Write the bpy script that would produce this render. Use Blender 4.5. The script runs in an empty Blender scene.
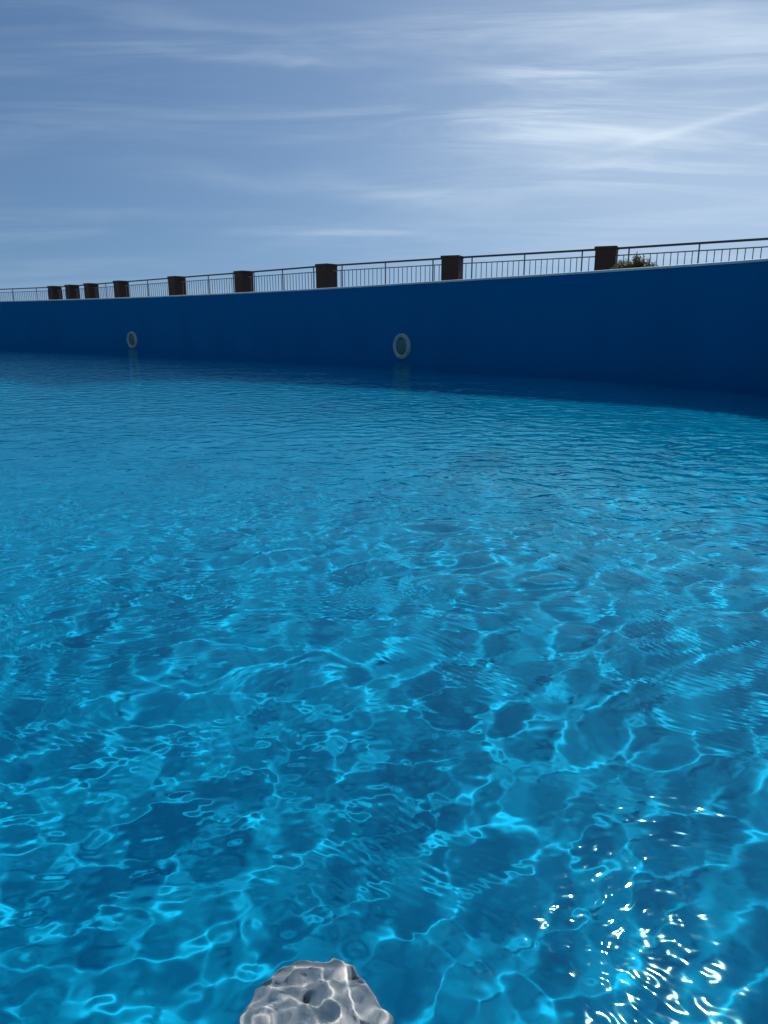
import bpy, bmesh, math, random
import numpy as np
from mathutils import Vector, Matrix, noise

random.seed(7)
sc = bpy.context.scene
col = sc.collection
PI = math.pi

# ------------------------------------------------------------------ camera
CAM_H = 0.46                     # eye height over the water, metres
PITCH = math.radians(14.3)
F = 740.0                        # focal length in pixels of the 768 x 1024 frame
cam_d = bpy.data.cameras.new('camera')
cam = bpy.data.objects.new('camera', cam_d)
col.objects.link(cam)
cam.location = (0, 0, CAM_H)
cam.rotation_euler = (PI / 2 - PITCH, 0, 0)
cam_d.sensor_fit = 'VERTICAL'
cam_d.sensor_height = 36.0
cam_d.lens = F / 1024 * 36.0
cam_d.clip_start = 0.02
cam_d.clip_end = 20000
sc.camera = cam


def ray(px, py):
    xc, yc = (px - 384) / F, (512 - py) / F
    c, s = math.cos(PITCH), math.sin(PITCH)
    return xc, c + s * yc, -s + c * yc


def at_z(px, py, z):             # plan of the place: survey points measured at a known height
    x, y, w = ray(px, py)
    t = (z - CAM_H) / w
    return Vector((x * t, y * t, z))


# ------------------------------------------------------------------ materials
def mat(name):
    m = bpy.data.materials.new(name)
    m.use_nodes = True
    nt = m.node_tree
    b = nt.nodes['Principled BSDF']
    return m, nt, b


def N(nt, t, **k):
    n = nt.nodes.new(t)
    for a, v in k.items():
        setattr(n, a, v)
    return n


def noise_mat(name, c1, c2, scale, rough=0.6, bump=0.0, detail=6, bscale=None, metallic=0.0, stretch=(1, 1, 1)):
    m, nt, b = mat(name)
    tc = N(nt, 'ShaderNodeTexCoord')
    mp = N(nt, 'ShaderNodeMapping')
    mp.inputs['Scale'].default_value = stretch
    nt.links.new(tc.outputs['Object'], mp.inputs['Vector'])
    no = N(nt, 'ShaderNodeTexNoise')
    no.inputs['Scale'].default_value = scale
    no.inputs['Detail'].default_value = detail
    nt.links.new(mp.outputs[0], no.inputs['Vector'])
    r = N(nt, 'ShaderNodeValToRGB')
    r.color_ramp.elements[0].position = 0.32
    r.color_ramp.elements[1].position = 0.7
    r.color_ramp.elements[0].color = (*c1, 1)
    r.color_ramp.elements[1].color = (*c2, 1)
    nt.links.new(no.outputs['Fac'], r.inputs[0])
    nt.links.new(r.outputs[0], b.inputs['Base Color'])
    b.inputs['Roughness'].default_value = rough
    b.inputs['Metallic'].default_value = metallic
    if bump:
        n2 = N(nt, 'ShaderNodeTexNoise')
        n2.inputs['Scale'].default_value = bscale or scale * 4
        n2.inputs['Detail'].default_value = 5
        nt.links.new(tc.outputs['Object'], n2.inputs['Vector'])
        bp = N(nt, 'ShaderNodeBump')
        bp.inputs['Strength'].default_value = bump
        bp.inputs['Distance'].default_value = 0.01
        nt.links.new(n2.outputs['Fac'], bp.inputs['Height'])
        nt.links.new(bp.outputs[0], b.inputs['Normal'])
    return m


FLOOR_C = (0.001, 0.335, 0.575)
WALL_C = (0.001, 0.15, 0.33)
M_floor = noise_mat('pool_floor_paint', tuple(c * .9 for c in FLOOR_C), FLOOR_C, 1.1, 0.8)
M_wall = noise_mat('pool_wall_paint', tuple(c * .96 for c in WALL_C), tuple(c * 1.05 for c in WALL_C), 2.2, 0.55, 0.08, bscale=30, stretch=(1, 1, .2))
for _m in (M_floor, M_wall):
    _m.node_tree.nodes['Principled BSDF'].inputs['Specular IOR Level'].default_value = .04
M_coping = noise_mat('white_coping', (.62, .63, .62), (.8, .8, .78), 6, 0.6, .2)
M_deck = noise_mat('pale_paving', (.42, .40, .37), (.55, .52, .48), 3, 0.8, .3)
M_sea = noise_mat('sea_water', (.01, .05, .09), (.015, .07, .12), .05, 0.15, .3, bscale=.6)
M_metal = noise_mat('dark_painted_metal', (.08, .09, .10), (.13, .14, .15), 20, 0.45)
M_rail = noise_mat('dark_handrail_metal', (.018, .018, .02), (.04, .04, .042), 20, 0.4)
M_trim = noise_mat('light_trim_plastic', (.33, .37, .34), (.44, .47, .43), 14, 0.5, .1)
M_bolt = noise_mat('bolt_steel', (.2, .22, .22), (.3, .32, .32), 20, 0.35, metallic=.8)
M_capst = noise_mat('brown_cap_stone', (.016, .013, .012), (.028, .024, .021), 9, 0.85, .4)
M_twig = noise_mat('twig_bark', (.06, .045, .03), (.10, .08, .05), 30, 0.9)


def lens_mat():
    m, nt, b = mat('light_lens_glass')
    b.inputs['Base Color'].default_value = (.12, .17, .155, 1)
    b.inputs['Roughness'].default_value = .25
    tc = N(nt, 'ShaderNodeTexCoord')
    w = N(nt, 'ShaderNodeTexWave', wave_type='BANDS', bands_direction='X')
    w.inputs['Scale'].default_value = 28
    nt.links.new(tc.outputs['Object'], w.inputs['Vector'])
    bp = N(nt, 'ShaderNodeBump')
    bp.inputs['Strength'].default_value = .5
    bp.inputs['Distance'].default_value = .004
    nt.links.new(w.outputs['Fac'], bp.inputs['Height'])
    nt.links.new(bp.outputs[0], b.inputs['Normal'])
    return m


def brick_mat():
    m, nt, b = mat('dark_brown_brick')
    tc = N(nt, 'ShaderNodeTexCoord')
    br = N(nt, 'ShaderNodeTexBrick')
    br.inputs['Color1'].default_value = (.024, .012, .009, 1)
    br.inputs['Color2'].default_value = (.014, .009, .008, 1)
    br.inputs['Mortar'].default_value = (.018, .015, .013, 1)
    br.inputs['Scale'].default_value = 1.0
    br.inputs['Mortar Size'].default_value = .008
    br.inputs['Brick Width'].default_value = .23
    br.inputs['Row Height'].default_value = .075
    nt.links.new(tc.outputs['UV'], br.inputs['Vector'])
    nt.links.new(br.outputs['Color'], b.inputs['Base Color'])
    bp = N(nt, 'ShaderNodeBump')
    bp.inputs['Strength'].default_value = .7
    bp.inputs['Distance'].default_value = .006
    bp.invert = True
    nt.links.new(br.outputs['Fac'], bp.inputs['Height'])
    nt.links.new(bp.outputs[0], b.inputs['Normal'])
    b.inputs['Roughness'].default_value = .85
    return m


def leaf_mat():
    m, nt, b = mat('shrub_leaf')
    oi = N(nt, 'ShaderNodeNewGeometry')
    r = N(nt, 'ShaderNodeValToRGB')
    r.color_ramp.elements[0].color = (.05, .065, .012, 1)
    r.color_ramp.elements[1].color = (.15, .15, .035, 1)
    nt.links.new(oi.outputs['Random Per Island'], r.inputs[0])
    nt.links.new(r.outputs[0], b.inputs['Base Color'])
    b.inputs['Roughness'].default_value = .5
    tr = N(nt, 'ShaderNodeBsdfTranslucent')
    nt.links.new(r.outputs[0], tr.inputs['Color'])
    mx = N(nt, 'ShaderNodeMixShader')
    mx.inputs[0].default_value = .4
    nt.links.new(b.outputs[0], mx.inputs[1])
    nt.links.new(tr.outputs[0], mx.inputs[2])
    nt.links.new(mx.outputs[0], nt.nodes['Material Output'].inputs['Surface'])
    return m


def stone_mat():
    m, nt, b = mat('pitted_grey_stone')
    tc = N(nt, 'ShaderNodeTexCoord')
    no = N(nt, 'ShaderNodeTexNoise')
    no.inputs['Scale'].default_value = 22
    no.inputs['Detail'].default_value = 8
    nt.links.new(tc.outputs['Object'], no.inputs['Vector'])
    r = N(nt, 'ShaderNodeValToRGB')
    r.color_ramp.elements[0].position = .3
    r.color_ramp.elements[1].position = .72
    r.color_ramp.elements[0].color = (.34, .35, .35, 1)
    r.color_ramp.elements[1].color = (.56, .56, .54, 1)
    nt.links.new(no.outputs['Fac'], r.inputs[0])
    vo = N(nt, 'ShaderNodeTexVoronoi')
    vo.inputs['Scale'].default_value = 85
    nt.links.new(tc.outputs['Object'], vo.inputs['Vector'])
    sr = N(nt, 'ShaderNodeMapRange')
    sr.inputs['From Min'].default_value = .10
    sr.inputs['From Max'].default_value = .26
    sr.inputs['To Min'].default_value = .35
    nt.links.new(vo.outputs['Distance'], sr.inputs['Value'])
    sm_ = N(nt, 'ShaderNodeMixRGB', blend_type='MULTIPLY')
    sm_.inputs[0].default_value = 1
    nt.links.new(r.outputs[0], sm_.inputs[1])
    nt.links.new(sr.outputs[0], sm_.inputs[2])
    nt.links.new(sm_.outputs[0], b.inputs['Base Color'])
    bp = N(nt, 'ShaderNodeBump')
    bp.inputs['Strength'].default_value = .6
    bp.inputs['Distance'].default_value = .006
    nt.links.new(no.outputs['Fac'], bp.inputs['Height'])
    nt.links.new(bp.outputs[0], b.inputs['Normal'])
    b.inputs['Roughness'].default_value = .7
    return m


def water_mat():
    m = bpy.data.materials.new('pool_water')
    m.use_nodes = True
    nt = m.node_tree
    nt.nodes.clear()
    out = N(nt, 'ShaderNodeOutputMaterial')
    g = N(nt, 'ShaderNodeBsdfRefraction')
    g.inputs['IOR'].default_value = 1.333
    g.inputs['Roughness'].default_value = 0.0
    gl = N(nt, 'ShaderNodeBsdfGlossy')
    gl.inputs['Roughness'].default_value = .04      # ripples too small to model
    gl.inputs['Color'].default_value = (.36, .93, 1, 1)
    fr = N(nt, 'ShaderNodeFresnel')
    fr.inputs['IOR'].default_value = 1.333
    mxs = N(nt, 'ShaderNodeMixShader')
    nt.links.new(fr.outputs[0], mxs.inputs[0])
    nt.links.new(g.outputs[0], mxs.inputs[1])
    nt.links.new(gl.outputs[0], mxs.inputs[2])
    tc = N(nt, 'ShaderNodeTexCoord')
    # capillary ripples: two warped sets of fine crests, present in patches
    warp = N(nt, 'ShaderNodeTexNoise')
    warp.inputs['Scale'].default_value = 2.3
    warp.inputs['Detail'].default_value = 2
    nt.links.new(tc.outputs['Object'], warp.inputs['Vector'])
    patch = N(nt, 'ShaderNodeTexNoise')
    patch.inputs['Scale'].default_value = 3.1
    patch.inputs['Detail'].default_value = 2
    nt.links.new(tc.outputs['Object'], patch.inputs['Vector'])
    pr = N(nt, 'ShaderNodeMapRange')
    pr.inputs['From Min'].default_value = .42
    pr.inputs['From Max'].default_value = .66
    nt.links.new(patch.outputs['Fac'], pr.inputs['Value'])
    vadd = N(nt, 'ShaderNodeVectorMath', operation='MULTIPLY_ADD')
    nt.links.new(warp.outputs['Color'], vadd.inputs[0])
    vadd.inputs[1].default_value = (.35, .35, 0)
    nt.links.new(tc.outputs['Object'], vadd.inputs[2])
    w1 = N(nt, 'ShaderNodeTexWave', wave_type='BANDS', bands_direction='DIAGONAL')
    w1.inputs['Scale'].default_value = 30
    w1.inputs['Distortion'].default_value = 2.0
    w1.inputs['Detail'].default_value = 1
    w1.inputs['Detail Scale'].default_value = .6
    nt.links.new(vadd.outputs[0], w1.inputs['Vector'])
    mul0 = N(nt, 'ShaderNodeMath', operation='MULTIPLY')
    nt.links.new(w1.outputs['Fac'], mul0.inputs[0])
    mul0.inputs[1].default_value = .15
    mul = N(nt, 'ShaderNodeMath', operation='MULTIPLY')
    nt.links.new(mul0.outputs[0], mul.inputs[0])
    nt.links.new(pr.outputs[0], mul.inputs[1])
    n1 = N(nt, 'ShaderNodeTexNoise')
    n1.inputs['Scale'].default_value = 26
    n1.inputs['Detail'].default_value = 2.0
    n1.inputs['Roughness'].default_value = .45
    nt.links.new(vadd.outputs[0], n1.inputs['Vector'])
    add = N(nt, 'ShaderNodeMath', operation='MULTIPLY_ADD')
    nt.links.new(n1.outputs['Fac'], add.inputs[0])
    add.inputs[1].default_value = 1.0
    nt.links.new(mul.outputs[0], add.inputs[2])
    n2 = N(nt, 'ShaderNodeTexNoise')
    n2.inputs['Scale'].default_value = 12.0
    n2.inputs['Detail'].default_value = 1.5
    mp = N(nt, 'ShaderNodeMapping')
    mp.inputs['Rotation'].default_value = (0, 0, -.3)
    mp.inputs['Scale'].default_value = (1, 1.1, 1)
    nt.links.new(vadd.outputs[0], mp.inputs[0])
    nt.links.new(mp.outputs[0], n2.inputs['Vector'])
    add2 = N(nt, 'ShaderNodeMath', operation='MULTIPLY_ADD')
    # the open water beyond a couple of metres is choppier than the sheltered near corner
    sp = N(nt, 'ShaderNodeSeparateXYZ')
    nt.links.new(tc.outputs['Object'], sp.inputs[0])
    ch = N(nt, 'ShaderNodeMapRange')
    ch.inputs['From Min'].default_value = .9
    ch.inputs['From Max'].default_value = 2.6
    ch.inputs['To Min'].default_value = CHOP * .22
    ch.inputs['To Max'].default_value = CHOP
    nt.links.new(sp.outputs['Y'], ch.inputs['Value'])
    nt.links.new(n2.outputs['Fac'], add2.inputs[0])
    nt.links.new(ch.outputs[0], add2.inputs[1])
    nt.links.new(add.outputs[0], add2.inputs[2])
    add = add2
    bp = N(nt, 'ShaderNodeBump')
    bp.inputs['Strength'].default_value = 1.0
    bp.inputs['Distance'].default_value = RIPPLE
    nt.links.new(add.outputs[0], bp.inputs['Height'])
    # the finest capillaries matter to mirrored light only (a mirror doubles their tilt)
    n3 = N(nt, 'ShaderNodeTexNoise')
    n3.inputs['Scale'].default_value = 48
    n3.inputs['Detail'].default_value = 1.0
    nt.links.new(vadd.outputs[0], n3.inputs['Vector'])
    bp2 = N(nt, 'ShaderNodeBump')
    bp2.inputs['Strength'].default_value = 1.0
    bp2.inputs['Distance'].default_value = .0017
    nt.links.new(n3.outputs['Fac'], bp2.inputs['Height'])
    nt.links.new(bp.outputs[0], bp2.inputs['Normal'])
    for q in (g, fr):
        nt.links.new(bp.outputs[0], q.inputs['Normal'])
    nt.links.new(bp2.outputs[0], gl.inputs['Normal'])
    nt.links.new(mxs.outputs[0], out.inputs['Surface'])
    return m


RIPPLE = 0.0006
CHOP = 14.0
M_lens, M_brick, M_leaf, M_stone, M_water = lens_mat(), brick_mat(), leaf_mat(), stone_mat(), water_mat()


# ------------------------------------------------------------------ helpers
def obj(name, bm, m, parent=None, smooth=False, loc=None, rz=0):
    me = bpy.data.meshes.new(name)
    bmesh.ops.recalc_face_normals(bm, faces=bm.faces)
    bm.to_mesh(me)
    bm.free()
    if m:
        me.materials.append(m)
    if smooth:
        for p in me.polygons:
            p.use_smooth = True
    o = bpy.data.objects.new(name, me)
    col.objects.link(o)
    if parent:
        o.parent = parent
    if loc is not None:
        o.location = loc
        o.rotation_euler = (0, 0, rz)
    return o


def tag(o, label, cat, group=None):
    o['kind'] = 'thing'
    o['label'] = label
    o['category'] = cat
    if group:
        o['group'] = group
    return o


def empty(name, loc, rz=0):
    o = bpy.data.objects.new(name, None)
    o.empty_display_size = .2
    col.objects.link(o)
    o.location = loc
    o.rotation_euler = (0, 0, rz)
    return o


def box(bm, x0, x1, y0, y1, z0, z1, bev=0):
    r = bmesh.ops.create_cube(bm, size=1)
    vs = r['verts']
    for v in vs:
        v.co = Vector((x0 + (v.co.x + .5) * (x1 - x0), y0 + (v.co.y + .5) * (y1 - y0), z0 + (v.co.z + .5) * (z1 - z0)))
    if bev:
        es = list({e for v in vs for e in v.link_edges})
        bmesh.ops.bevel(bm, geom=es, offset=bev, segments=2, affect='EDGES')


def interp(pts, x):              # smooth (Catmull-Rom) curve through survey values
    n = len(pts)
    if x <= pts[0][0]:
        i = 0
    elif x >= pts[-1][0]:
        i = n - 2
    else:
        i = max(k for k in range(n - 1) if pts[k][0] <= x)
    p0, p1, p2, p3 = pts[max(i - 1, 0)], pts[i], pts[i + 1], pts[min(i + 2, n - 1)]
    t = (x - p1[0]) / (p2[0] - p1[0])
    if t < 0 or t > 1:
        return p1[1] + (p2[1] - p1[1]) * t
    m1 = (p2[1] - p0[1]) / (p2[0] - p0[0]) * (p2[0] - p1[0])
    m2 = (p3[1] - p1[1]) / (p3[0] - p1[0]) * (p2[0] - p1[0])
    return (2 * t**3 - 3 * t**2 + 1) * p1[1] + (t**3 - 2 * t**2 + t) * m1 + (-2 * t**3 + 3 * t**2) * p2[1] + (t**3 - t**2) * m2


# ------------------------------------------------------------------ pool outline
WALL_H, DEPTH = 0.93, 3.9      # the wall's foot lies below the sloping floor
top_y = [(0, 301), (100, 298.2), (200, 294.2), (300, 289.3), (400, 283.2), (500, 276.8), (600, 270.2), (680, 264.7), (768, 258.2)]
surv = []
for px in range(0, 769, 24):
    p = at_z(px, interp(top_y, px), WALL_H)
    surv.append((math.atan2(p.x, p.y), math.hypot(p.x, p.y)))
# (azimuth from straight ahead, distance) continued round the rest of the pool
ring = [(-PI, 7.0), (-2.7, 7.4), (-2.3, 9.0), (-1.9, 12.0), (-1.5, 17.0), (-1.15, 21.0), (-.85, 22.0), (-.66, 21.3)]
ring += surv + [(.62, 5.15), (.8, 4.75), (1.1, 4.5), (1.5, 4.5), (1.9, 4.9), (2.4, 5.8), (2.8, 6.6), (PI, 7.0)]
ring_a = np.array([r[0] for r in ring])
ring_d = np.array([r[1] for r in ring])
fine = np.linspace(-PI, PI, 1441)
rad = np.interp(fine, ring_a, ring_d)
kern = np.exp(-np.linspace(-2, 2, 17)**2)
kern /= kern.sum()
rad_s = np.convolve(np.concatenate([rad[-17:-1], rad, rad[1:17]]), kern, 'same')[16:-16]


def R(a):
    return np.interp(a, fine, rad_s)


# the ring as a list of plan points
angs = np.concatenate([np.linspace(-PI, -.75, 60)[:-1], np.linspace(-.75, .8, 220)[:-1], np.linspace(.8, PI, 60)[:-1]])
plan = [Vector((math.sin(a), math.cos(a), 0)) * float(R(a)) for a in angs]
n = len(plan)
nrm = []                          # outward normals
for i in range(n):
    t = plan[(i + 1) % n] - plan[i - 1]
    nrm.append(Vector((-t.y, t.x, 0)).normalized())
for i in range(n):
    if nrm[i].dot(plan[i]) < 0:
        nrm[i] = -nrm[i]


def sweep(profile, closed=True):  # profile: list of (outward, z)
    bm = bmesh.new()
    rows = []
    for i in range(n):
        rows.append([bm.verts.new((plan[i] + nrm[i] * o + Vector((0, 0, z)))) for o, z in profile])
    k = len(profile)
    for i in range(n):
        a, b = rows[i], rows[(i + 1) % n]
        for j in range(k if closed else k - 1):
            bm.faces.new((a[j], a[(j + 1) % k], b[(j + 1) % k], b[j]))
    return bm


wall_root = empty('pool_wall', (0, 5, 0))
tag(wall_root, 'deep blue painted curving pool wall rising above the water under a thin white edge', 'wall')
inv = Matrix.Translation((0, -5, 0))
bm = sweep([(0, -DEPTH - .05), (0, WALL_H - .024), (.25, WALL_H - .024), (.25, -DEPTH - .05)])
bm.transform(inv)
wall_face = obj('wall_face', bm, M_wall, wall_root, smooth=False)
wall_face.data.shade_smooth()
wall_face.data.set_sharp_from_angle(angle=math.radians(35))
cr = .011
prof = [(-.006, WALL_H - .022)] + [(-.006 + cr - cr * math.cos(t), WALL_H - .011 + cr * math.sin(t)) for t in np.linspace(-.2, PI / 2, 8)] + [(.34, WALL_H), (.34, WALL_H - .022)]
bm = sweep(prof)
bm.transform(inv)
cop = obj('coping', bm, M_coping, wall_root, smooth=True)
cop.data.set_sharp_from_angle(angle=math.radians(50))

# floor and deck
def depth_at(x, y):               # the floor slopes down to a deep end at the far left
    d = 1.45 - .32 * x + (.045 * x * x if x < 0 else 0)
    q = min(max((y - 1.5) / 4, 0), 1)
    d *= .76 + .24 * q * q * (3 - 2 * q)
    d = min(max(d, .8), 3.7)
    return d


bm = bmesh.new()
frac = [.04 + .96 * k / 40 for k in range(41)]
grid = []
for i in range(n):
    rim = plan[i] + nrm[i] * .1
    grid.append([bm.verts.new((rim.x * f, rim.y * f, -depth_at(rim.x * f, rim.y * f))) for f in frac])
c0 = bm.verts.new((0, 0, -depth_at(0, 0)))
for i in range(n):
    a, b = grid[i], grid[(i + 1) % n]
    bm.faces.new((c0, a[0], b[0]))
    for j in range(40):
        bm.faces.new((a[j], a[j + 1], b[j + 1], b[j]))
fl = obj('pool_floor', bm, M_floor, smooth=True)
fl['kind'] = 'structure'
if sum(f.normal.z for f in fl.data.polygons) < 0:
    fl.data.flip_normals()

rail_y = [(-60, 291.5), (10, 289.3), (54, 286.9), (91, 284.2), (121, 281.7), (149, 279.6), (177, 277.3), (209, 275), (243, 272.2), (283, 268.9), (326, 265.4), (389, 261.7), (452, 257.4), (527, 253.3), (587, 249.7), (606, 248.5), (698, 243), (768, 238.2), (860, 231.8)]
RAIL_H = 1.10


def rail_pt(px):
    return at_z(px, interp(rail_y, px), WALL_H + RAIL_H)


bm = bmesh.new()
rows = []
for i in range(n):
    a = math.atan2(plan[i].x, plan[i].y)
    r0 = plan[i].length
    if -.75 < a < .85:
        px = 384 + math.tan(max(min(a, .62), -.56)) * F / math.cos(PITCH)
        p = rail_pt(px)
        r1 = max(math.hypot(p.x, p.y) + .8, r0 + 2)
    else:
        r1 = r0 + 10
    d = Vector((math.sin(a), math.cos(a), 0))
    rows.append([bm.verts.new(plan[i] + nrm[i] * .33 + Vector((0, 0, WALL_H - .004))), bm.verts.new(d * r1 + Vector((0, 0, WALL_H - .004))), bm.verts.new(d * r1 + Vector((0, 0, -6.5)))])
for i in range(n):
    a, b = rows[i], rows[(i + 1) % n]
    bm.faces.new((a[0], a[1], b[1], b[0]))
    bm.faces.new((a[1], a[2], b[2], b[1]))
dk = obj('deck', bm, M_deck)
dk['kind'] = 'structure'
bm = bmesh.new()
bmesh.ops.create_circle(bm, cap_ends=True, segments=96, radius=9000)
sea = obj('sea', bm, M_sea, loc=(0, 0, -6))
sea['kind'] = 'structure'

# ------------------------------------------------------------------ water surface
rng = np.random.default_rng(23)
waves = []
WAVE_GAIN = 1.0
CAPS = .0095
SKEW = 0.0
PATTERN = 2.1
SLOPE, LAM0 = .0125, .28
for k in range(100):
    lam = 0.06 * (.45 / .06)**rng.random() if k < 92 else .5 * 2.2**rng.random()
    kk = 2 * PI / lam
    ang = rng.random() * 2 * PI if k % 5 < 3 else rng.normal(0.35, .8)      # every way, a few more along the view
    w = math.exp(-((math.log(lam / LAM0))**2) / (2 * .45**2))
    slope = (SLOPE * w + .001 if k < 92 else .0015) / PATTERN
    kk *= PATTERN
    waves.append((kk * math.sin(ang), kk * math.cos(ang), slope / kk * WAVE_GAIN, rng.random() * 2 * PI))
print('slope rms', math.sqrt(sum((a * math.hypot(x, y))**2 / 2 for x, y, a, p in waves)), 'curv rms', math.sqrt(sum((a * (x * x + y * y))**2 / 2 for x, y, a, p in waves)))

th = np.concatenate([np.linspace(-PI, -.95, 90)[:-1], np.linspace(-.95, .95, 620)[:-1], np.linspace(.95, PI, 90)[:-1]])
NR = 1450
s = np.linspace(0, 1, NR + 1)[1:]
a0 = .42
Rth = R(th) + .05
kk_ = np.log(Rth / a0 + 1)
Rm = a0 * (np.exp(kk_[:, None] * s[None, :]) - 1)
X = Rm * np.sin(th)[:, None]
Y = Rm * np.cos(th)[:, None]
# slow drift of the coordinates so wave trains are not perfectly straight
Xw = X + .05 * np.sin(Y * 1.7 + .6) + .03 * np.sin(X * 2.3 - Y * 1.1)
Yw = Y + .05 * np.sin(X * 1.5 + 1.9) + .03 * np.sin(X * 1.2 + Y * 2.6)
Z = np.zeros_like(X)
for kx, ky, am, ph in waves:
    Z += am * np.sin(kx * Xw + ky * Yw + ph)
# crests are sharper and troughs flatter than a plain sum of sines
sg = float(Z.std())
print('wave height rms', sg)
g0 = np.clip(Z / sg, -2.6, 2.6)
Z = sg * (g0 + SKEW * (g0 * g0 - 1))
# calmer in the lee of the wall
edge = np.clip((Rth[:, None] - Rm) / 2.5, 0, 1)
calm = .12 + .88 * (edge * edge * (3 - 2 * edge))
far = np.clip((Rm - 2.2) / 3.5, 0, 1)
dloc = np.clip(1.45 - .32 * X + np.where(X < 0, .045 * X * X, 0), 1.25, 3.7)
Z *= (1.25 / dloc)**1.7
Z *= calm * (1 - .2 * far * far * (3 - 2 * far))
# capillary ripples close by, set off where the camera's owner stands
cap = np.zeros_like(X)
near = .25 * np.clip((.95 - Rm) / .35, 0, 1) + .75 * np.clip((.36 - np.hypot(X + .06, Y - .58)) / .12, 0, 1)
sub = near.max(axis=0) > 0
for k in range(26):
    lam = .013 * (.030 / .013)**rng.random()
    kk = 2 * PI / lam
    ang = rng.random() * 2 * PI
    cap[:, sub] += CAPS / kk * np.sin(kk * (math.sin(ang) * Xw[:, sub] + math.cos(ang) * Yw[:, sub]) + rng.random() * 6.28)
gust = .8 + .2 * np.sin(X * 7.1 + 1.3 * np.sin(Y * 5)) * np.sin(Y * 6.3 + 1.1 * np.sin(X * 4.4) + 1)
Z += cap * near * gust
nt_, nr_ = X.shape
verts = np.stack([X, Y, Z], -1).reshape(-1, 3)
verts = np.concatenate([verts, [[0, 0, float(Z[:, 0].mean())]]])
ii, jj = np.meshgrid(np.arange(nt_), np.arange(nr_ - 1), indexing='ij')
i2 = (ii + 1) % nt_
quads = np.stack([ii * nr_ + jj, i2 * nr_ + jj, i2 * nr_ + jj + 1, ii * nr_ + jj + 1], -1).reshape(-1, 4)[:, ::-1]
c = len(verts) - 1
tris = np.stack([np.full(nt_, c), ((np.arange(nt_) + 1) % nt_) * nr_, np.arange(nt_) * nr_], -1)[:, ::-1]
me = bpy.data.meshes.new('water')
me.vertices.add(len(verts))
me.vertices.foreach_set('co', verts.ravel())
loops = np.concatenate([quads.ravel(), tris.ravel()])
me.loops.add(len(loops))
me.loops.foreach_set('vertex_index', loops.astype(np.int32))
starts = np.concatenate([np.arange(len(quads)) * 4, len(quads) * 4 + np.arange(len(tris)) * 3])
me.polygons.add(len(starts))
me.polygons.foreach_set('loop_start', starts.astype(np.int32))
me.polygons.foreach_set('use_smooth', np.ones(len(starts), dtype=bool))
me.update(calc_edges=True)
me.validate()
me.materials.append(M_water)
water = bpy.data.objects.new('water', me)
col.objects.link(water)
water['kind'] = 'structure'
if me.polygons[5].normal.z < 0:
    print('WATER NORMALS DOWN')
    me.flip_normals()


# ------------------------------------------------------------------ pool lights on the wall
def wall_place(px, py):          # the spot on the wall face met in this direction from the survey point
    x, y, w = ray(px, py)
    a = math.atan2(x, y)
    r = float(R(a))
    t = r / math.hypot(x, y)
    p = Vector((x * t, y * t, CAM_H + w * t))
    e = .01
    p2 = Vector((math.sin(a + e), math.cos(a + e), 0)) * float(R(a + e))
    p1 = Vector((math.sin(a - e), math.cos(a - e), 0)) * float(R(a - e))
    t = (p2 - p1).normalized()
    nn = Vector((t.y, -t.x, 0))   # towards the pool
    if nn.dot(p) > 0:
        nn = -nn
    return p, nn


def lathe(bm, prof, seg=48):     # profile (radius, out) round local -Y axis
    rings_ = []
    for r, o in prof:
        if r < 1e-6:
            rings_.append([bm.verts.new((0, -o, 0))])
        else:
            rings_.append([bm.verts.new((r * math.cos(2 * PI * k / seg), -o, r * math.sin(2 * PI * k / seg))) for k in range(seg)])
    for a, b in zip(rings_, rings_[1:]):
        for k in range(seg):
            k2 = (k + 1) % seg
            if len(b) == 1:
                bm.faces.new((a[k], a[k2], b[0]))
            elif len(a) == 1:
                bm.faces.new((a[0], b[k2], b[k]))
            else:
                bm.faces.new((a[k], a[k2], b[k2], b[k]))


def pool_light(px, py, label):
    p, nn = wall_place(px, py)
    root = empty('pool_light', p, math.atan2(nn.x, -nn.y))
    tag(root, label, 'pool light', 'round lights set in the pool wall')
    bm = bmesh.new()
    lathe(bm, [(.158, -.02), (.158, .012), (.152, .026), (.14, .032), (.118, .032), (.106, .026), (.1, .010)])
    obj('trim_ring', bm, M_trim, root, smooth=True)
    bm = bmesh.new()
    lathe(bm, [(.1005, -.02), (.1005, .008), (.085, .016), (.055, .022), (0.02, .024), (0, .024)])
    obj('lens', bm, M_lens, root, smooth=True)
    bm = bmesh.new()
    lathe(bm, [(.009, .0), (.009, .036), (.006, .039), (0, .039)], 12)
    b0 = obj('screw', bm, M_bolt, root, smooth=True)
    b0.location = (0, 0, .129)
    for k in range(1, 6):
        b = b0.copy()
        col.objects.link(b)
        b.parent = root
        b.location = (.129 * math.sin(k * PI / 3), 0, .129 * math.cos(k * PI / 3))
    return root


pool_light(402.3, 346.4, 'larger nearer round pool light with pale ring, mid-photo on the blue wall')
pool_light(132.5, 340, 'smaller farther round pool light with pale ring, on the left of the blue wall')
p, nn = wall_place(18, 352.3)
root = empty('inlet_fitting', p, math.atan2(nn.x, -nn.y))
tag(root, 'tiny pale round inlet fitting low on the blue wall near the left edge', 'inlet')
bm = bmesh.new()
lathe(bm, [(.045, -.01), (.045, .008), (.035, .015), (.016, .015), (.014, .004)], 24)
obj('flange', bm, M_trim, root, smooth=True)
bm = bmesh.new()
lathe(bm, [(.0145, -.01), (.0145, .004), (.01, .009), (0, .009)], 16)
obj('nozzle', bm, M_bolt, root, smooth=True)

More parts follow.
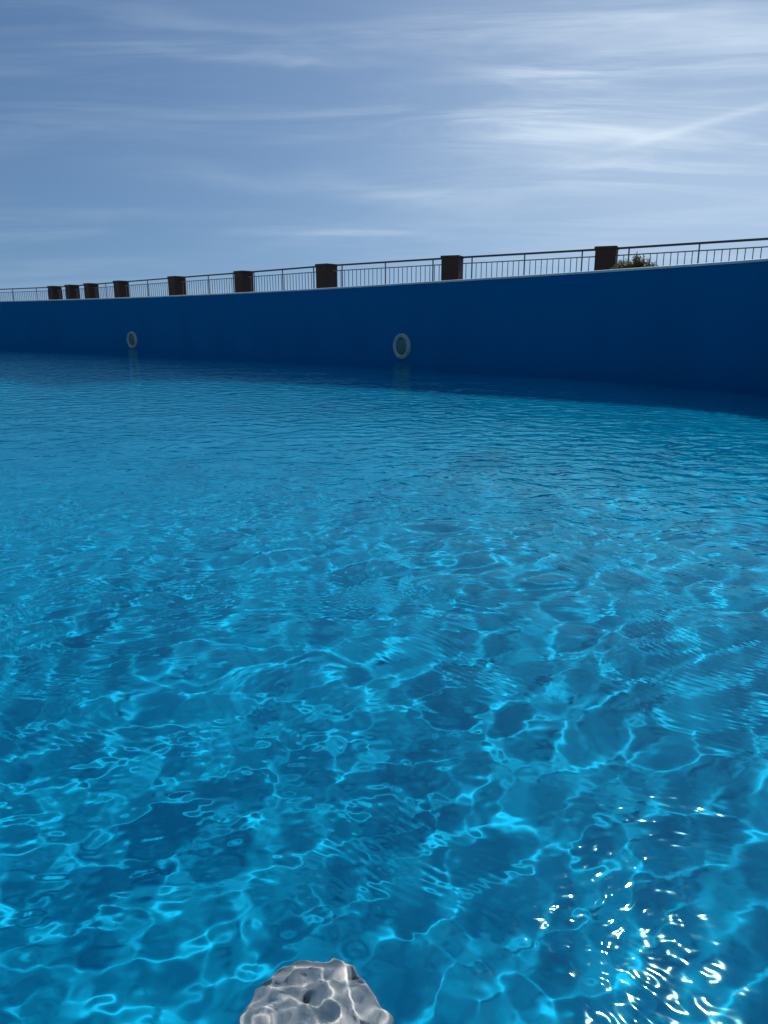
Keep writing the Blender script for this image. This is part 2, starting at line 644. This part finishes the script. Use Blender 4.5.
# ------------------------------------------------------------------ pillars and railing
PW = .43
pil_px = [54.5, 72, 91, 121, 176.5, 243.5, 326.5, 452.5, 607, 800]
pil_lab = ['dark brick pillar at the far left end, first after the long left railing',
           'dark brick pillar second from the left, in the tight cluster of three',
           'dark brick pillar third from the left, right side of the tight cluster of three',
           'dark brick pillar fourth from the left, just right of the tight cluster',
           'dark brick pillar fifth from the left, between the far pool light and the middle',
           'dark brick pillar sixth from the left, left neighbour of the widest pillar',
           'widest brown brick pillar, on the railing left of the larger pool light',
           'dark brick pillar on the railing just right of the larger pool light',
           'nearest brick pillar, on the right with a green shrub at its foot']


def tangent(px):
    t = rail_pt(px + 6) - rail_pt(px - 6)
    t.z = 0
    return t.normalized()


def pillar_meshes(root):
    bm = bmesh.new()
    h = RAIL_H - .02
    uvl = bm.loops.layers.uv.new('UVMap')
    box(bm, -PW / 2, PW / 2, -PW / 2, PW / 2, 0, h, .006)
    for f in bm.faces:
        for l in f.loops:
            cx = l.vert.co.x + l.vert.co.y if abs(f.normal.z) < .5 else l.vert.co.x
            l[uvl].uv = (cx, l.vert.co.z)
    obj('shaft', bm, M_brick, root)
    bm = bmesh.new()
    box(bm, -PW / 2 - .02, PW / 2 + .02, -PW / 2 - .02, PW / 2 + .02, h + .001, h + .055, .01)
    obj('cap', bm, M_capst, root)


pil_src = None
ends = []
for i, px in enumerate(pil_px):
    top = rail_pt(px)
    t = tangent(px)
    ends.append((Vector((top.x, top.y, WALL_H)), t))
    if i == 9:
        continue
    rz = math.atan2(t.y, t.x) + math.radians({8: 14, 7: 14}.get(i, 0))
    o = empty('brick_pillar', (top.x, top.y, WALL_H - .004), rz)
    tag(o, pil_lab[i], 'pillar', 'brick pillars along the railing')
    if pil_src is None:
        pillar_meshes(o)
        pil_src = o
    else:
        for ch in pil_src.children:
            c2 = ch.copy()
            col.objects.link(c2)
            c2.parent = o


def bar(bm, p, q, w, h):
    d = q - p
    L = d.length
    d.normalize()
    side = Vector((-d.y, d.x, 0)).normalized() * w / 2
    up = d.cross(side).normalized() * h / 2
    vs = [bm.verts.new(b + s1 * side + s2 * up) for b in (p, q) for s1, s2 in ((-1, -1), (1, -1), (1, 1), (-1, 1))]
    for a, b in ((0, 1), (1, 2), (2, 3), (3, 0)):
        bm.faces.new((vs[a], vs[b], vs[b + 4], vs[a + 4]))
    bm.faces.new(vs[:4][::-1])
    bm.faces.new(vs[4:])


def cyl(bm, x, y, z0, z1, r, seg=10):
    bmesh.ops.create_cone(bm, cap_ends=True, segments=seg, radius1=r, radius2=r, depth=z1 - z0,
                          matrix=Matrix.Translation((x, y, (z0 + z1) / 2)))


bal_mesh = post_mesh = None


def railing(A, B, label, nbal, posts, has_gap=True):
    """A, B plan points of the ends; posts: fractions along the run"""
    global bal_mesh, post_mesh
    d = B - A
    L = d.length
    root = empty('railing', A, math.atan2(d.y, d.x))
    tag(root, label, 'railing', 'railing panels between the pillars')
    HR = RAIL_H
    bm = bmesh.new()
    box(bm, 0, L, -.03, .03, HR - .035, HR + .008, .008)
    obj('top_rail', bm, M_rail, root)
    bm = bmesh.new()
    box(bm, .0, L, -.014, .014, HR - .168, HR - .146)
    obj('middle_rail', bm, M_metal, root)
    bm = bmesh.new()
    box(bm, .0, L, -.014, .014, .10, .13)
    obj('bottom_rail', bm, M_metal, root)
    if bal_mesh is None:
        bm = bmesh.new()
        cyl(bm, 0, 0, .13, HR - .168, .0095, 8)
        bal_mesh = bpy.data.meshes.new('baluster')
        bm.to_mesh(bal_mesh)
        bm.free()
        bal_mesh.materials.append(M_metal)
        bm = bmesh.new()
        box(bm, -.0125, .0125, -.0125, .0125, 0, HR - .0355)
        post_mesh = bpy.data.meshes.new('post')
        bm.to_mesh(post_mesh)
        bm.free()
        post_mesh.materials.append(M_metal)
    for f in posts:
        o = bpy.data.objects.new('post', post_mesh)
        col.objects.link(o)
        o.parent = root
        o.location = (min(max(f * L, .022), L - .022), 0, 0)
    for k in range(1, nbal):
        x = L * k / nbal
        if any(abs(x - f * L) < .04 for f in posts):
            continue
        o = bpy.data.objects.new('baluster', bal_mesh)
        col.objects.link(o)
        o.parent = root
        o.location = (x, 0, 0)


rl = ['short railing gap between the first and second pillars from the left',
      'short railing gap between the second and third pillars from the left',
      'short railing panel between the third and fourth pillars from the left',
      'railing panel between the fourth and fifth pillars, above the far pool light',
      'railing panel between the fifth and sixth pillars from the left',
      'railing panel running up to the left side of the widest brown pillar',
      'railing panel between the widest brown pillar and the one right of it',
      'wide railing panel left of the nearest pillar with the shrub',
      'nearest railing panel at the right edge, with a shrub before its left end']
for i in range(9):
    (A, ta), (B, tb) = ends[i], ends[i + 1]
    d = (B - A).normalized()
    A2, B2 = A + d * (PW / 2 + .03), B - d * (PW / 2 + .03)
    L = (B2 - A2).length
    nb = max(3, round(L / .14))
    posts = (.09, .5, .91) if 3 <= i < 8 else ((.075, .5, .93) if i == 8 else (.5,) if i == 2 else ())
    if i == 8:
        B2 = A2 + (rail_pt(790) - rail_pt(607)) * 1.0
        B2.z = WALL_H
        L = (B2 - A2).length
        nb = round(L / .14)
        posts = (.07, .475, .9)
    railing(A2, B2, rl[i], nb, posts)
Aend = rail_pt(-60)
Aend.z = WALL_H
B = ends[0][0]
d = (B - Aend).normalized()
L = (B - Aend).length
railing(Aend, B - d * (PW / 2 + .03), 'long far railing panel running off the left edge of the photo', round(L / .14), (.08, .28, .48, .68, .88, .985))

# ------------------------------------------------------------------ shrub
rs = random.Random(3)
c0 = rail_pt(634)
k = 15.1 / math.hypot(c0.x, c0.y)
base = Vector((c0.x * k, c0.y * k, WALL_H - .004))
tx = tangent(634)
shrub = empty('shrub', base)
shrub.scale = (.86, .84, .82)
tag(shrub, 'small ragged green shrub at the foot of the nearest pillar before the railing', 'shrub')
bmL, bmS = bmesh.new(), bmesh.new()


def leaf(bm, p, d, L, w):
    side = d.cross(Vector((rs.uniform(-1, 1), rs.uniform(-1, 1), rs.uniform(-1, 1)))).normalized() * w
    m_ = p + d * L * .5 + d.cross(side).normalized() * L * .08
    vs = [bm.verts.new(q) for q in (p, m_ + side, p + d * L, m_ - side)]
    bm.faces.new(vs)


lumps = [(-.36, 0, .50, .20), (-.2, .02, .66, .20), (-.02, -.04, .62, .2), (.1, .03, .74, .17), (.26, 0, .62, .2), (.42, .02, .56, .16), (.0, .05, .45, .3), (.3, -.05, .4, .28), (-.3, -.05, .35, .26)]
for lx, ly, lz, lr in lumps:
    cc = tx * lx + Vector((0, ly, lz))
    for s_ in range(26):
        d = Vector((rs.gauss(0, 1), rs.gauss(0, 1), rs.gauss(.5, 1))).normalized()
        tip = cc + d * lr * rs.uniform(.7, 1.15)
        foot2 = tx * lx * .3 + Vector((rs.uniform(-.05, .05), rs.uniform(-.05, .05), 0))
        mid = foot2.lerp(cc, .8) + Vector((rs.uniform(-.04, .04), rs.uniform(-.04, .04), rs.uniform(-.04, .04)))
        bar(bmS, foot2, mid, .005, .005)
        bar(bmS, mid, tip, .003, .003)
        for q in range(60):
            p = mid.lerp(tip, rs.uniform(.1, 1)) + Vector((rs.gauss(0, .018), rs.gauss(0, .018), rs.gauss(0, .018)))
            dl = Vector((rs.uniform(-1, 1), rs.uniform(-1, 1), rs.uniform(-.3, 1))).normalized()
            leaf(bmL, p, dl, rs.uniform(.025, .05), rs.uniform(.006, .012))
for lx, hz in ((.07, .99), (.12, .93), (.02, .86), (-.3, .74)):
    foot2 = tx * lx * .6
    tip = tx * lx + Vector((0, 0, hz))
    bar(bmS, foot2, tip, .005, .005)
    for q in range(46):
        p = foot2.lerp(tip, rs.uniform(.55, 1))
        dl = Vector((rs.uniform(-1, 1), rs.uniform(-1, 1), rs.uniform(0, 1))).normalized()
        leaf(bmL, p, dl, rs.uniform(.025, .05), rs.uniform(.006, .011))
obj('foliage', bmL, M_leaf, shrub)
obj('stems', bmS, M_twig, shrub)

# ------------------------------------------------------------------ pitted stone under the water at the camera's feet
bm = bmesh.new()
SR, SD = .072, .21                # radius of the crown, depth of its top
SEG = 160
pits = [(-.045, .042, .0085, 1.7), (.038, .05, .0075, 1), (.0, .02, .008, 1), (-.082, .03, .007, 1), (-.012, .076, .008, 1), (.05, .005, .007, 1), (-.05, -.02, .008, 1), (.01, -.04, .007, 1)]
rings_ = []
prof = [(r, 0) for r in np.linspace(0.0, SR * .72, 30)]
hprof = []
for r in np.linspace(0.004, SR * .7, 30):
    hprof.append((r, -.012 * (r / (SR * .7))**2))
for t in np.linspace(0, PI / 2, 14)[1:]:
    hprof.append((SR * .7 + SR * .3 * math.sin(t), -.012 - .03 * (1 - math.cos(t))))
for z in np.linspace(-.08, -1.32, 24):
    hprof.append((SR * (1 + .25 * ((-z - .08) / 1.4)), z))
top = bm.verts.new((0, 0, 0))
prev = None
for r, z in hprof:
    rowv = []
    for k in range(SEG):
        a = 2 * PI * k / SEG
        x, y = r * math.sin(a), r * math.cos(a)
        q = 1 + .045 * math.sin(2 * a + .7) + .03 * math.sin(3 * a + 2) + .02 * noise.noise(Vector((x * 14, y * 14, z * 6 + 3)))
        if r > SR * .6:
            q += .10 * math.exp(-((a - 1.35) / .12)**2)
        x, y = x * q, y * q
        zz = z + .003 * noise.noise(Vector((x * 30, y * 30, z * 10))) + .002 * noise.noise(Vector((x * 110, y * 110, z * 40)))
        for px_, py_, pr_, st in pits:
            dd = math.hypot((x - px_) / st, y - py_)
            zz -= .016 * math.exp(-(dd / (pr_ * .55))**4) if z > -.05 else 0
        rowv.append(bm.verts.new((x, y, zz)))
    if prev is None:
        for k in range(SEG):
            bm.faces.new((top, rowv[k], rowv[(k + 1) % SEG]))
    else:
        for k in range(SEG):
            bm.faces.new((prev[k], rowv[k], rowv[(k + 1) % SEG], prev[(k + 1) % SEG]))
    prev = rowv
STONE = (-.068, .525, -SD)
stone = obj('submerged_stone', bm, M_stone, smooth=True, loc=STONE)
tag(stone, 'pale grey rounded stone with dark pits, under rippling water at the bottom edge', 'stone')

# ------------------------------------------------------------------ light
SUN_AZ, SUN_EL = math.radians(24.5), math.radians(46)
sd = Vector((math.sin(SUN_AZ) * math.cos(SUN_EL), math.cos(SUN_AZ) * math.cos(SUN_EL), math.sin(SUN_EL)))
ld = bpy.data.lights.new('sun', 'SUN')
ld.energy = 5.0
ld.angle = math.radians(.45)
ld.color = (1, .96, .9)
lo = bpy.data.objects.new('sun', ld)
col.objects.link(lo)
lo.rotation_euler = sd.to_track_quat('Z', 'Y').to_euler()
lo.location = sd * 30
ld.cycles.is_caustics_light = True
ld.cycles.use_multiple_importance_sampling = True
water.cycles.is_caustics_caster = True
for o in (fl, stone, wall_face):
    o.cycles.is_caustics_receiver = True

w = bpy.data.worlds.new('World')
sc.world = w
w.use_nodes = True
nt = w.node_tree
bg = nt.nodes['Background']
sky = N(nt, 'ShaderNodeTexSky', sky_type='NISHITA')
sky.sun_disc = False
sky.sun_elevation = SUN_EL
sky.sun_rotation = SUN_AZ
sky.altitude = 0
sky.air_density = 1.0
sky.dust_density = .3
sky.ozone_density = 3.0
# the sky is read a little above each direction: less white haze along the horizon
tc = N(nt, 'ShaderNodeTexCoord')
sx = N(nt, 'ShaderNodeSeparateXYZ')
nt.links.new(tc.outputs['Generated'], sx.inputs[0])


def M(op, a, b=None, c=None, clamp=False):
    n_ = N(nt, 'ShaderNodeMath', operation=op, use_clamp=clamp)
    for i_, v in enumerate((a, b, c)):
        if v is None:
            continue
        if isinstance(v, (int, float)):
            n_.inputs[i_].default_value = v
        else:
            nt.links.new(v, n_.inputs[i_])
    return n_.outputs[0]


zup = M('MULTIPLY_ADD', sx.outputs['Z'], .75, .13)
cs = N(nt, 'ShaderNodeCombineXYZ')
nt.links.new(sx.outputs['X'], cs.inputs[0])
nt.links.new(sx.outputs['Y'], cs.inputs[1])
nt.links.new(zup, cs.inputs[2])
nrmv = N(nt, 'ShaderNodeVectorMath', operation='NORMALIZE')
nt.links.new(cs.outputs[0], nrmv.inputs[0])
nt.links.new(nrmv.outputs[0], sky.inputs['Vector'])
tint = N(nt, 'ShaderNodeMixRGB', blend_type='MULTIPLY')
tint.inputs[0].default_value = 1
tint.inputs[2].default_value = (.81, .965, 1.08, 1)
nt.links.new(sky.outputs[0], tint.inputs[1])

# cirrus, in bearing (U) and height (V) over the horizon
ys = M('MAXIMUM', M('ABSOLUTE', sx.outputs['Y']), .15)
U = M('DIVIDE', sx.outputs['X'], ys)
V = M('DIVIDE', sx.outputs['Z'], ys)
uv = N(nt, 'ShaderNodeCombineXYZ')
nt.links.new(U, uv.inputs[0])
nt.links.new(V, uv.inputs[1])


def streaks(rot, sc_, nscale, detail, dist, off, rough=.55):
    mp = N(nt, 'ShaderNodeMapping')
    mp.inputs['Location'].default_value = off
    mp.inputs['Rotation'].default_value = (0, 0, rot)
    mp.inputs['Scale'].default_value = sc_
    nt.links.new(uv.outputs[0], mp.inputs[0])
    no = N(nt, 'ShaderNodeTexNoise')
    no.inputs['Scale'].default_value = nscale
    no.inputs['Detail'].default_value = detail
    no.inputs['Roughness'].default_value = rough
    no.inputs['Distortion'].default_value = dist
    nt.links.new(mp.outputs[0], no.inputs['Vector'])
    return no.outputs['Fac']


def ramp(v, lo_, hi_):
    mr = N(nt, 'ShaderNodeMapRange', interpolation_type='SMOOTHSTEP')
    mr.inputs['From Min'].default_value = lo_
    mr.inputs['From Max'].default_value = hi_
    nt.links.new(v, mr.inputs['Value'])
    return mr.outputs[0]


wispA = streaks(math.radians(-4), (.9, 7, 1), 2.2, 8, .6, (1.3, .4, 0))
wispB = streaks(math.radians(5), (.8, 10, 1), 3.0, 7, .9, (5.3, 2.1, 0), .6)
warpn = streaks(0, (1, 1, 1), 5, 3, 0, (9, 3, 0))
Vw = M('MULTIPLY_ADD', warpn, .05, M('ADD', V, -.025))


def band(px0, py0, px1, py1, wid, soft=.5, vsrc=None):
    """a soft streak between two bearings"""
    x0, y0, w0 = ray(px0, py0)
    x1, y1, w1 = ray(px1, py1)
    u0, v0, u1, v1 = x0 / y0, w0 / y0, x1 / y1, w1 / y1
    m_ = (v1 - v0) / (u1 - u0)
    dv = M('SUBTRACT', vsrc or Vw, M('MULTIPLY_ADD', U, m_, v0 - m_ * u0))
    g_ = M('EXPONENT', M('MULTIPLY', M('MULTIPLY', dv, dv), -1 / (wid / 780)**2))
    uc, hw = (u0 + u1) / 2, abs(u1 - u0) / 2
    du = M('ABSOLUTE', M('SUBTRACT', U, uc))
    fall = M('SUBTRACT', 1, ramp(du, hw * soft, hw))
    return M('MULTIPLY', g_, fall)


wA = ramp(wispA, .36, .70)
wB = ramp(wispB, .36, .72)
dens = M('MULTIPLY', M('MULTIPLY', wA, wB), .16)
terms = [
    (band(330, 112, 1000, 92, 60, .15), wB, .24, .10),
    (band(420, 84, 700, 62, 14, .1), wB, .22, .04),
    (band(360, 132, 800, 112, 16, .1), wB, .20, .04),
    (band(300, 12, 1000, 30, 22, .2), wB, .26, .10),
    (band(110, 50, 430, 58, 6, .1), wB, .24, .06),
    (band(40, 158, 590, 215, 10, .1), wB, .14, .05),
    (band(380, 148, 800, 118, 9, .2), wA, .16, .06),
    (band(500, 178, 860, 150, 12, .2), wB, .22, .03),
    (band(180, 243, 480, 236, 5, .1), wB, .22, .04),
    (band(575, 160, 990, 42, 4.0, .55, V), wB, .10, .17),
    (band(250, 190, 1200, 215, 60, .1), wB, .14, .16),
]
for g_, w_, k1, k0 in terms:
    dens = M('ADD', dens, M('MULTIPLY', g_, M('MULTIPLY_ADD', w_, k1, k0)))
dens = M('ADD', dens, M('MULTIPLY', ramp(U, -.45, .6), .26))   # thin veil, thicker towards the sun
dens = M('MINIMUM', dens, .92)
dens = M('MULTIPLY', dens, ramp(sx.outputs['Z'], -.02, .05))
mix = N(nt, 'ShaderNodeMixRGB', blend_type='MIX')
nt.links.new(dens, mix.inputs[0])
nt.links.new(tint.outputs[0], mix.inputs[1])
mix.inputs[2].default_value = (10.8, 12.8, 14.9, 1)
nt.links.new(mix.outputs[0], bg.inputs['Color'])
bg.inputs['Strength'].default_value = .07

# ------------------------------------------------------------------ render settings
sc.view_settings.view_transform = 'Standard'
sc.view_settings.look = 'None'
sc.view_settings.gamma = 1
sc.view_settings.use_curve_mapping = False
sc.view_settings.exposure = -.1
sc.render.engine = 'CYCLES'
cy = sc.cycles
cy.use_denoising = True
cy.use_adaptive_sampling = True
cy.adaptive_threshold = .015
cy.denoiser = 'OPENIMAGEDENOISE'
cy.max_bounces = 7
cy.diffuse_bounces = 2
cy.glossy_bounces = 4
cy.transmission_bounces = 5
cy.caustics_reflective = True
cy.caustics_refractive = True
cy.blur_glossy = 0
cy.sample_clamp_indirect = 40
cy.sample_clamp_direct = 0
